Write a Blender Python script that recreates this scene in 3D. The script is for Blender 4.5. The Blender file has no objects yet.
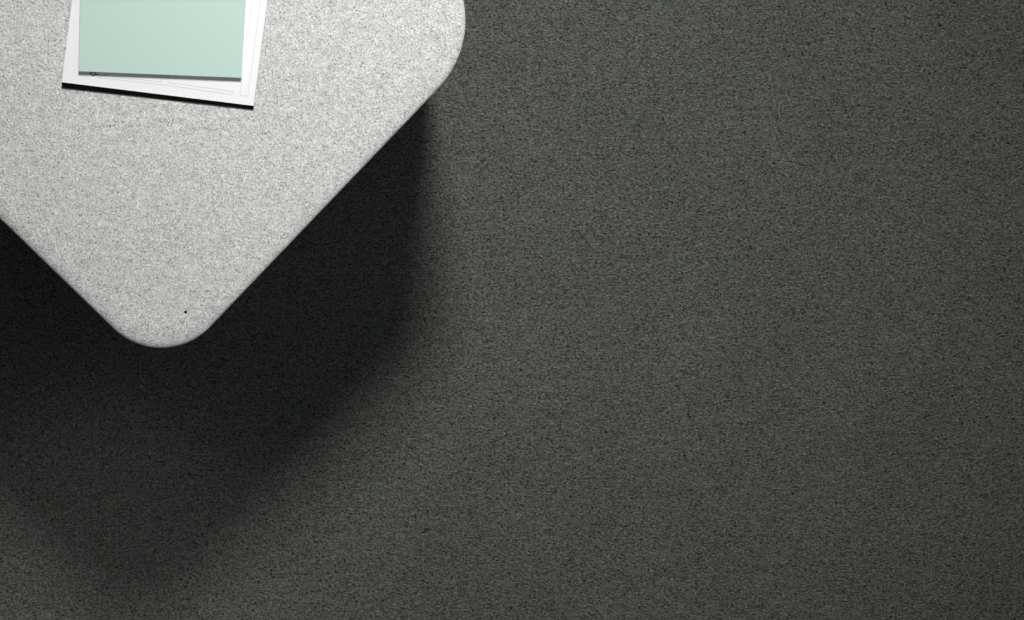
import bpy, bmesh, math, random
from mathutils import Vector, Matrix

S = bpy.context.scene
C = S.collection
random.seed(4)

# ------------------------------------------------------------------ camera
H = 0.42            # height of the ottoman's top
D = 3.2             # camera above that top
SC = 0.0011         # metres per photo pixel at the top
cam = bpy.data.cameras.new('camera')
cam.sensor_width = 36.0
cam.lens = 36.0 * D / (1024 * SC)
cam.clip_end = 50
camo = bpy.data.objects.new('camera', cam)
camo.location = (0, 0, H + D)
C.objects.link(camo)
S.camera = camo

# ------------------------------------------------------------------ light, exposure
W = bpy.data.worlds.new('world')
S.world = W
W.use_nodes = True
W.node_tree.nodes['Background'].inputs[0].default_value = (0.93, 0.97, 1.0, 1)
# a dim room, a little brighter on its right-hand side
wt = W.node_tree
wc = wt.nodes.new('ShaderNodeTexCoord'); wx = wt.nodes.new('ShaderNodeSeparateXYZ')
wm = wt.nodes.new('ShaderNodeMath'); wm.operation = 'MULTIPLY_ADD'
wm.inputs[1].default_value = 0.24; wm.inputs[2].default_value = 0.18
wt.links.new(wc.outputs['Generated'], wx.inputs[0]); wt.links.new(wx.outputs['X'], wm.inputs[0])
wt.links.new(wm.outputs[0], wt.nodes['Background'].inputs[1])

def lamp(name, loc, target, sx, sy, power, spread=180):
    l = bpy.data.lights.new(name, 'AREA')
    l.shape = 'ELLIPSE'
    l.size, l.size_y = sx, sy
    l.energy = power
    l.spread = math.radians(spread)
    l.color = (1.0, 0.985, 0.96)
    o = bpy.data.objects.new(name, l)
    o.location = loc
    o.rotation_euler = (Vector(target) - Vector(loc)).to_track_quat('-Z', 'Y').to_euler()
    C.objects.link(o)
    return o

lamp('studio_lamp', (0.17, 2.38, 3.0), (-0.08, 0.24, 0.0), 0.72, 0.95, 10.8, 43)

sp = bpy.data.lights.new('fill_spot', 'SPOT')          # added fill light with no real source, lightens the ottoman shadow's bottom tip
sp.energy = 60.0
sp.spot_size = math.radians(15)
sp.spot_blend = 1.0
sp.shadow_soft_size = 0.05
sp.color = (1.0, 0.985, 0.96)
spo = bpy.data.objects.new('fill_spot', sp)
spo.location = (-0.51, -0.385, 2.6)
C.objects.link(spo)

S.view_settings.view_transform = 'Standard'
S.view_settings.look = 'None'
S.view_settings.exposure = 0.0
S.view_settings.gamma = 1.0
S.view_settings.use_curve_mapping = False

# ------------------------------------------------------------------ helpers
def link(name, me, m, parent=None, smooth=True):
    o = bpy.data.objects.new(name, me)
    C.objects.link(o)
    if m:
        me.materials.append(m)
    if smooth:
        for p in me.polygons:
            p.use_smooth = True
    o.parent = parent
    return o

def obj(name, bm, m, parent=None, smooth=True):
    bmesh.ops.recalc_face_normals(bm, faces=bm.faces)
    me = bpy.data.meshes.new(name)
    bm.to_mesh(me); bm.free()
    return link(name, me, m, parent, smooth)

def thing(name, label, cat, loc=(0, 0, 0), group=None):
    o = bpy.data.objects.new(name, None)
    o.empty_display_size = 0.05
    C.objects.link(o)
    o.location = loc
    o['label'] = label; o['category'] = cat
    if group:
        o['group'] = group
    return o

def at(px, py, z=H):
    """point of height z that shows at a pixel of the photograph"""
    k = SC * (D + H - z) / D
    return Vector(((px - 512) * k, (310 - py) * k, z))

class Mat:
    def __init__(s, name, rough=0.9):
        s.m = bpy.data.materials.new(name)
        s.m.use_nodes = True
        s.t = s.m.node_tree
        s.b = s.t.nodes['Principled BSDF']
        s.b.inputs['Roughness'].default_value = rough
        s.b.inputs['Specular IOR Level'].default_value = 0.2
    def n(s, kind, **kw):
        nd = s.t.nodes.new(kind)
        for k, v in kw.items():
            if k in nd.inputs:
                nd.inputs[k].default_value = v
            else:
                setattr(nd, k, v)
        return nd
    def l(s, a, b):
        s.t.links.new(a, b)
    def noise(s, vec, scale, detail=2.0, rough=0.5, dist=0.0):
        nd = s.n('ShaderNodeTexNoise', Scale=scale, Detail=detail, Roughness=rough, Distortion=dist)
        s.l(vec, nd.inputs['Vector'])
        return nd.outputs['Fac']
    def coords(s, scale=(1, 1, 1), rot=0):
        tc = s.n('ShaderNodeTexCoord')
        mp = s.n('ShaderNodeMapping')
        mp.inputs['Scale'].default_value = scale
        mp.inputs['Rotation'].default_value = (0, 0, rot)
        s.l(tc.outputs['Object'], mp.inputs['Vector'])
        return mp.outputs['Vector']
    def ramp(s, fac, stops):
        r = s.n('ShaderNodeValToRGB')
        e = r.color_ramp.elements
        while len(e) < len(stops):
            e.new(0.5)
        for q, (p, c) in zip(e, stops):
            q.position = p; q.color = (c[0], c[1], c[2], 1)
        s.l(fac, r.inputs['Fac'])
        return r.outputs['Color']
    def mix(s, a, b, fac, mode='MIX'):
        x = s.n('ShaderNodeMix')
        x.data_type = 'RGBA'; x.blend_type = mode
        ca = [i for i in x.inputs if i.type == 'RGBA']
        for sock, v in zip(ca, (a, b)):
            if isinstance(v, tuple): sock.default_value = (*v, 1)
            else: s.l(v, sock)
        if isinstance(fac, float): x.inputs[0].default_value = fac
        else: s.l(fac, x.inputs[0])
        return [o for o in x.outputs if o.type == 'RGBA'][0]
    def math(s, op, a, b=0.0, clamp=False):
        x = s.n('ShaderNodeMath'); x.operation = op; x.use_clamp = clamp
        for i, v in enumerate((a, b)):
            if isinstance(v, (int, float)): x.inputs[i].default_value = v
            else: s.l(v, x.inputs[i])
        return x.outputs[0]
    def bump(s, h, strength, dist):
        b = s.n('ShaderNodeBump', Strength=strength, Distance=dist)
        s.l(h, b.inputs['Height'])
        s.l(b.outputs['Normal'], s.b.inputs['Normal'])
    def color(s, c):
        if isinstance(c, tuple): s.b.inputs['Base Color'].default_value = (*c, 1)
        else: s.l(c, s.b.inputs['Base Color'])

def plain(name, c, rough=0.6, spec=0.2):
    m = Mat(name, rough); m.color(c)
    m.b.inputs['Specular IOR Level'].default_value = spec
    v = m.coords()
    m.bump(m.noise(v, 900, 2), 0.05, 0.0003)
    return m.m

# carpet: short dark grey loop pile
def carpet_material():
    m = Mat('carpet_pile', 1.0)
    m.b.inputs['Specular IOR Level'].default_value = 0.05
    v = m.coords((0.72, 1.0, 1.0))
    f = m.noise(v, 470, 2.5, 0.65, 0.6)
    w = m.noise(m.coords((0.6, 1.0, 1.0), 0.12), 190, 1.5, 0.5, 1.6)
    a = m.math('ADD', m.math('MULTIPLY', f, 0.74), m.math('MULTIPLY', w, 0.26))
    tone = m.ramp(a, [(0.355, (0.011, 0.012, 0.011)), (0.45, (0.057, 0.060, 0.056)),
                      (0.55, (0.098, 0.101, 0.096)), (0.67, (0.162, 0.163, 0.156))])
    b = m.noise(m.coords(), 45, 3, 0.6)
    tint = m.ramp(b, [(0.32, (0.95, 1.02, 0.99)), (0.68, (1.04, 1.0, 0.98))])
    tone = m.mix(tone, tint, 1.0, 'MULTIPLY')
    c = m.noise(m.coords((1, 1, 1)), 7, 3, 0.5)
    tint2 = m.ramp(c, [(0.3, (0.93, 0.925, 0.93)), (0.7, (1.05, 1.04, 1.05))])
    m.color(m.mix(tone, tint2, 1.0, 'MULTIPLY'))
    m.bump(a, 0.8, 0.005)
    return m.m

# pale grey melange wool felt
def felt_material():
    m = Mat('grey_felt', 1.0)
    m.b.inputs['Specular IOR Level'].default_value = 0.08
    v = m.coords()
    a = m.noise(v, 540, 2.5, 0.65, 0.9)
    tone = m.ramp(a, [(0.30, (0.16, 0.159, 0.157)), (0.42, (0.455, 0.454, 0.450)),
                      (0.56, (0.655, 0.653, 0.646)), (0.70, (0.86, 0.857, 0.848))])
    b = m.noise(v, 120, 3, 0.6)
    t2 = m.ramp(b, [(0.3, (0.85, 0.85, 0.85)), (0.7, (1.08, 1.08, 1.08))])
    tone = m.mix(tone, t2, 1.0, 'MULTIPLY')
    m.color(tone)
    m.bump(a, 0.6, 0.0025)
    return m.m

M_carpet = carpet_material()
M_felt = felt_material()
M_white = plain('white_paper', (0.755, 0.76, 0.78))
M_mint = plain('mint_card', (0.435, 0.58, 0.528))
M_black = plain('shadow_black', (0.004, 0.004, 0.004), 1.0, 0.0)
M_page = plain('page_edges', (0.80, 0.80, 0.78))
M_line = plain('grey_ink', (0.60, 0.60, 0.60))
M_ink = plain('dark_ink', (0.03, 0.03, 0.03))
M_foot = plain('black_foot', (0.02, 0.02, 0.02), 0.5)
M_speck = plain('dark_fleck', (0.006, 0.006, 0.006), 1.0, 0.0)

# ------------------------------------------------------------------ floor
bm = bmesh.new()
bmesh.ops.create_grid(bm, x_segments=24, y_segments=24, size=4.0)
fl = obj('floor', bm, M_carpet, smooth=False)
fl['kind'] = 'structure'

# ------------------------------------------------------------------ ottoman
# corners of the outline (photo pixels at its widest level), with their radii
CORN = [((162.8, 376.4), 68), ((507.6, 16.2), 98), ((135.0, -325.0), 85), ((-196.0, 28.5), 80)]

def sag(q, z):
    """the padding sinks a little towards the front corner"""
    d = (Vector(q) - Vector((163, 348))).length
    return SAG * math.exp(-(d / 125) ** 2) * min(1.0, max(0.0, (z - 0.10) / 0.2))
SAG = 0.010

def outline(inset, z, zref, n=28):
    """rounded outline inset by some pixels; the widest level zref shows where the photo has it"""
    k = SC * (D + H - zref) / D
    pts = []
    P = [Vector(c[0]) for c in CORN]
    for i in range(4):
        p, r = P[i], CORN[i][1]
        a = (P[i - 1] - p).normalized(); b = (P[(i + 1) % 4] - p).normalized()
        half = a.angle(b) / 2
        cen = p + (a + b).normalized() * (r / math.sin(half))
        rr = max(r - inset, 6)
        na = (p + a * (r / math.tan(half)) - cen).normalized()
        nb = (p + b * (r / math.tan(half)) - cen).normalized()
        a0 = math.atan2(na.y, na.x); a1 = math.atan2(nb.y, nb.x)
        d = (a1 - a0 + math.pi) % (2 * math.pi) - math.pi
        for j in range(n + 1):
            t = a0 + d * j / n
            q = cen + Vector((math.cos(t), math.sin(t))) * rr
            k = SC * (D + H - zref + sag(q, zref)) / D
            pts.append(Vector(((q.x - 512) * k, (310 - q.y) * k, z - sag(q, z))))
        # points along the straight side to the next corner are added by the ring length alone
    return pts

EH = 0.006
ZW = H - EH
prof = []
for j in range(0, 13):                       # rounded upper edge
    t = j / 12 * math.pi / 2
    e = 2 / 2.3
    prof.append((16 * (1 - math.sin(t) ** e), ZW + EH * math.cos(t) ** e))
prof += [(1.5, ZW - 0.015), (4.5, ZW - 0.04), (10, ZW - 0.09), (18, ZW - 0.16), (28, ZW - 0.25), (36, 0.10), (42, 0.07), (48, 0.054), (58, 0.047), (70, 0.045)]
CX = sum(c[0][0] for c in CORN) / 4; CY = sum(c[0][1] for c in CORN) / 4
base = at(CX, CY, ZW); base.z = 0
ott = thing('ottoman', 'pale grey felt ottoman with rounded corners standing on the dark carpet', 'ottoman', base)
bm = bmesh.new()
rings = []
def addring(pts):
    rings.append([bm.verts.new(p - base) for p in pts])
cen_top = outline(16, H, ZW)
c0 = sum(cen_top, Vector()) / len(cen_top)
for f in (0.1, 0.2, 0.3, 0.4, 0.5, 0.6, 0.7, 0.8, 0.9, 0.95):
    ring = []
    for p in cen_top:
        x, y = c0.x + (p.x - c0.x) * f, c0.y + (p.y - c0.y) * f
        k = SC * (D + EH) / D
        ring.append(Vector((x, y, H - sag((512 + x / k, 310 - y / k), H))))
    addring(ring)
for ins, z in prof:
    addring(outline(ins, z, ZW))
low = outline(70, 0.045, ZW)
addring([c0 + (Vector((p.x, p.y, 0)) - Vector((c0.x, c0.y, 0))) * 0.4 - Vector((0, 0, H - 0.045)) for p in low])
n = len(rings[0])
for a, b in zip(rings, rings[1:]):
    for i in range(n):
        bm.faces.new((a[i], a[(i + 1) % n], b[(i + 1) % n], b[i]))
bm.faces.new(rings[0]); bm.faces.new(rings[-1][::-1])
cushion = obj('cushion', bm, M_felt, ott)
# feet under the body
for (c, r) in CORN:
    p = Vector(c); q = p + (Vector((CX, CY)) - p).normalized() * 150
    w = at(q.x, q.y, ZW) - base
    bm = bmesh.new()
    g = []
    for rad, z in ((0.0, 0.0), (0.017, 0.0), (0.0185, 0.002), (0.023, 0.044), (0.023, 0.0465), (0.0, 0.0465)):
        if rad == 0:
            g.append([bm.verts.new((w.x, w.y, z))])
        else:
            g.append([bm.verts.new((w.x + rad * math.cos(t * math.pi / 12), w.y + rad * math.sin(t * math.pi / 12), z)) for t in range(24)])
    for a, b in zip(g, g[1:]):
        for i in range(24):
            j = (i + 1) % 24
            if len(a) == 1: bm.faces.new((a[0], b[j], b[i]))
            elif len(b) == 1: bm.faces.new((a[i], a[j], b[0]))
            else: bm.faces.new((a[i], a[j], b[j], b[i]))
    obj('foot', bm, M_foot, ott)

# small dark fleck caught in the felt
bm = bmesh.new()
bmesh.ops.create_icosphere(bm, subdivisions=2, radius=0.0015)
for v in bm.verts:
    v.co.z *= 0.5; v.co.x *= 1.15
    v.co += at(185.6, 312.0, H - sag((185.6, 312.0), H) + 0.0002) - base
obj('fleck', bm, M_speck, ott)

# ------------------------------------------------------------------ papers
def quad_slab(corn, zb, zt, nu=24, nv=16):
    """slab over four photo corners (bl, br, tr, tl); zb, zt are heights as functions of u, v"""
    bm = bmesh.new()
    bl, br, tr, tl = corn
    def P(u, v, f):
        z = f(u, v)
        lo = at(*bl, z).lerp(at(*br, z), u); hi = at(*tl, z).lerp(at(*tr, z), u)
        return lo.lerp(hi, v)
    T = [[bm.verts.new(P(i / nu, j / nv, zt)) for i in range(nu + 1)] for j in range(nv + 1)]
    B = [[bm.verts.new(P(i / nu, j / nv, zb)) for i in range(nu + 1)] for j in range(nv + 1)]
    for j in range(nv):
        for i in range(nu):
            bm.faces.new((T[j][i], T[j][i + 1], T[j + 1][i + 1], T[j + 1][i]))
            bm.faces.new((B[j][i], B[j + 1][i], B[j + 1][i + 1], B[j][i + 1]))
    for i in range(nu):
        bm.faces.new((T[0][i], B[0][i], B[0][i + 1], T[0][i + 1]))
        bm.faces.new((T[nv][i], T[nv][i + 1], B[nv][i + 1], B[nv][i]))
    for j in range(nv):
        bm.faces.new((T[j][0], T[j + 1][0], B[j + 1][0], B[j][0]))
        bm.faces.new((T[j][nu], B[j][nu], B[j + 1][nu], T[j + 1][nu]))
    return bm

# sheet corners in the photo; its top edge lies outside the frame
bl, br = (61.7, 82.2), (253.7, 105.8)
up = Vector((10.3, -82)).normalized() * 272
up2 = Vector((13.7, -105.6)).normalized() * 272
SHEET = [bl, br, (br[0] + up2.x, br[1] + up2.y), (bl[0] + up.x, bl[1] + up.y)]
def sheet_top(u, v):
    return H + 0.0026
pad_root = thing('paper_stack', 'white printed sheets with thin grey outlines lying under the mint booklet on the ottoman', 'paper', at(160, 60, H))
pb = pad_root.location.copy()
def rel(o):
    o.data.transform(Matrix.Translation(-pb)); return o
Z0 = H + 0.0001
SHADOW = [(bl[0] - 0.2, bl[1] + 5.4), (br[0] - 0.3, br[1] + 3.6), SHEET[2], SHEET[3]]  # black slab added in place of the shadow along the sheets' lower edge
rel(obj('sheet', quad_slab(SHEET, lambda u, v: H + 0.0013, sheet_top), M_white, pad_root, smooth=False))
k = rel(obj('shadow_slab', quad_slab(SHADOW, lambda u, v: Z0, lambda u, v: H + 0.0012), M_black, pad_root, smooth=False))
k['label'] = 'black slab standing in for the shadow below the sheets'

def sheet_uv(px, py):
    """bilinear inverse of SHEET in pixels"""
    a, b, c, d = [Vector(q) for q in SHEET]
    u, v = 0.5, 0.2
    p = Vector((px, py))
    for _ in range(20):
        f = a.lerp(b, u).lerp(d.lerp(c, u), v) - p
        du = (b - a).lerp(c - d, v); dv = d.lerp(c, u) - a.lerp(b, u)
        det = du.x * dv.y - du.y * dv.x
        u -= (f.x * dv.y - f.y * dv.x) / det
        v -= (du.x * f.y - du.y * f.x) / det
    return u, v

def on_sheet(p):
    u, v = sheet_uv(*p)
    return at(p[0], p[1], sheet_top(u, v) + 0.00012)

def ribbon(bm, a, b, w):
    """thin printed stroke between two photo pixels, laid on the sheet"""
    a = Vector(a); b = Vector(b)
    t = (b - a).normalized(); q = Vector((-t.y, t.x)) * w / 2
    steps = max(1, int((b - a).length / 4))
    prev = None
    for i in range(steps + 1):
        p = a.lerp(b, i / steps)
        cur = [bm.verts.new(on_sheet((p + s * q)[:])) for s in (-1, 1)]
        if prev:
            bm.faces.new((prev[0], prev[1], cur[1], cur[0]))
        prev = cur

bm = bmesh.new()
LW = 0.62
def poly(pts, closed=True):
    k = len(pts)
    for i in range(k if closed else k - 1):
        ribbon(bm, pts[i], pts[(i + 1) % k], LW)
e = Vector((13.7, -105.6)).normalized() * 150
poly([(239.8, 95.2), (247.9, 96.2), (247.9 + e.x, 96.2 + e.y), (239.8 + e.x, 95.2 + e.y)])
poly([(161.6, 75.0), (160.9, 81.7), (97.0, 75.0)], False)
poly([(97.0, 77.3), (160.0, 84.4), (231.8, 94.4), (233.0, 91.5), (169.3, 82.6), (170.2, 75.0)], False)
rel(obj('printed_outline', bm, M_line, pad_root, smooth=False))
# small round printed mark half under the booklet
bm = bmesh.new()
for k in range(18):
    t0, t1 = k / 18 * 2 * math.pi, (k + 1) / 18 * 2 * math.pi
    ribbon(bm, (93.3 + 2.1 * math.cos(t0), 73.6 + 2.1 * math.sin(t0)), (93.3 + 2.1 * math.cos(t1), 73.6 + 2.1 * math.sin(t1)), 0.9)
ribbon(bm, (89.2, 73.4), (90.9, 73.6), 0.9)
ribbon(bm, (95.8, 74.2), (97.6, 74.5), 0.9)
rel(obj('printed_mark', bm, M_ink, pad_root, smooth=False))

# mint booklet
mb = [(78.8, 71.2), (241.4, 77.8), (250.0, -70.0), (80.5 + 1.8, -77.0)]
mint = thing('booklet', 'mint green booklet lying on the white printed sheets', 'booklet', at(161, 40, H + 0.0026))
pb = mint.location.copy()
BZ = H + 0.0030
def bk_top(u, v):
    return BZ + 0.0049
def grow(q, m):
    c = Vector(((q[0][0] + q[2][0]) / 2, (q[0][1] + q[2][1]) / 2))
    return [tuple(Vector(p) + (c - Vector(p)).normalized() * m) for p in q]
rel(obj('front_cover', quad_slab(mb, lambda u, v: BZ + 0.0036, bk_top), M_mint, mint, smooth=False))
rel(obj('pages', quad_slab(grow(mb, 1.2), lambda u, v: sheet_top(0.5, 0.3) + 0.0004, lambda u, v: BZ + 0.0036), M_page, mint, smooth=False))
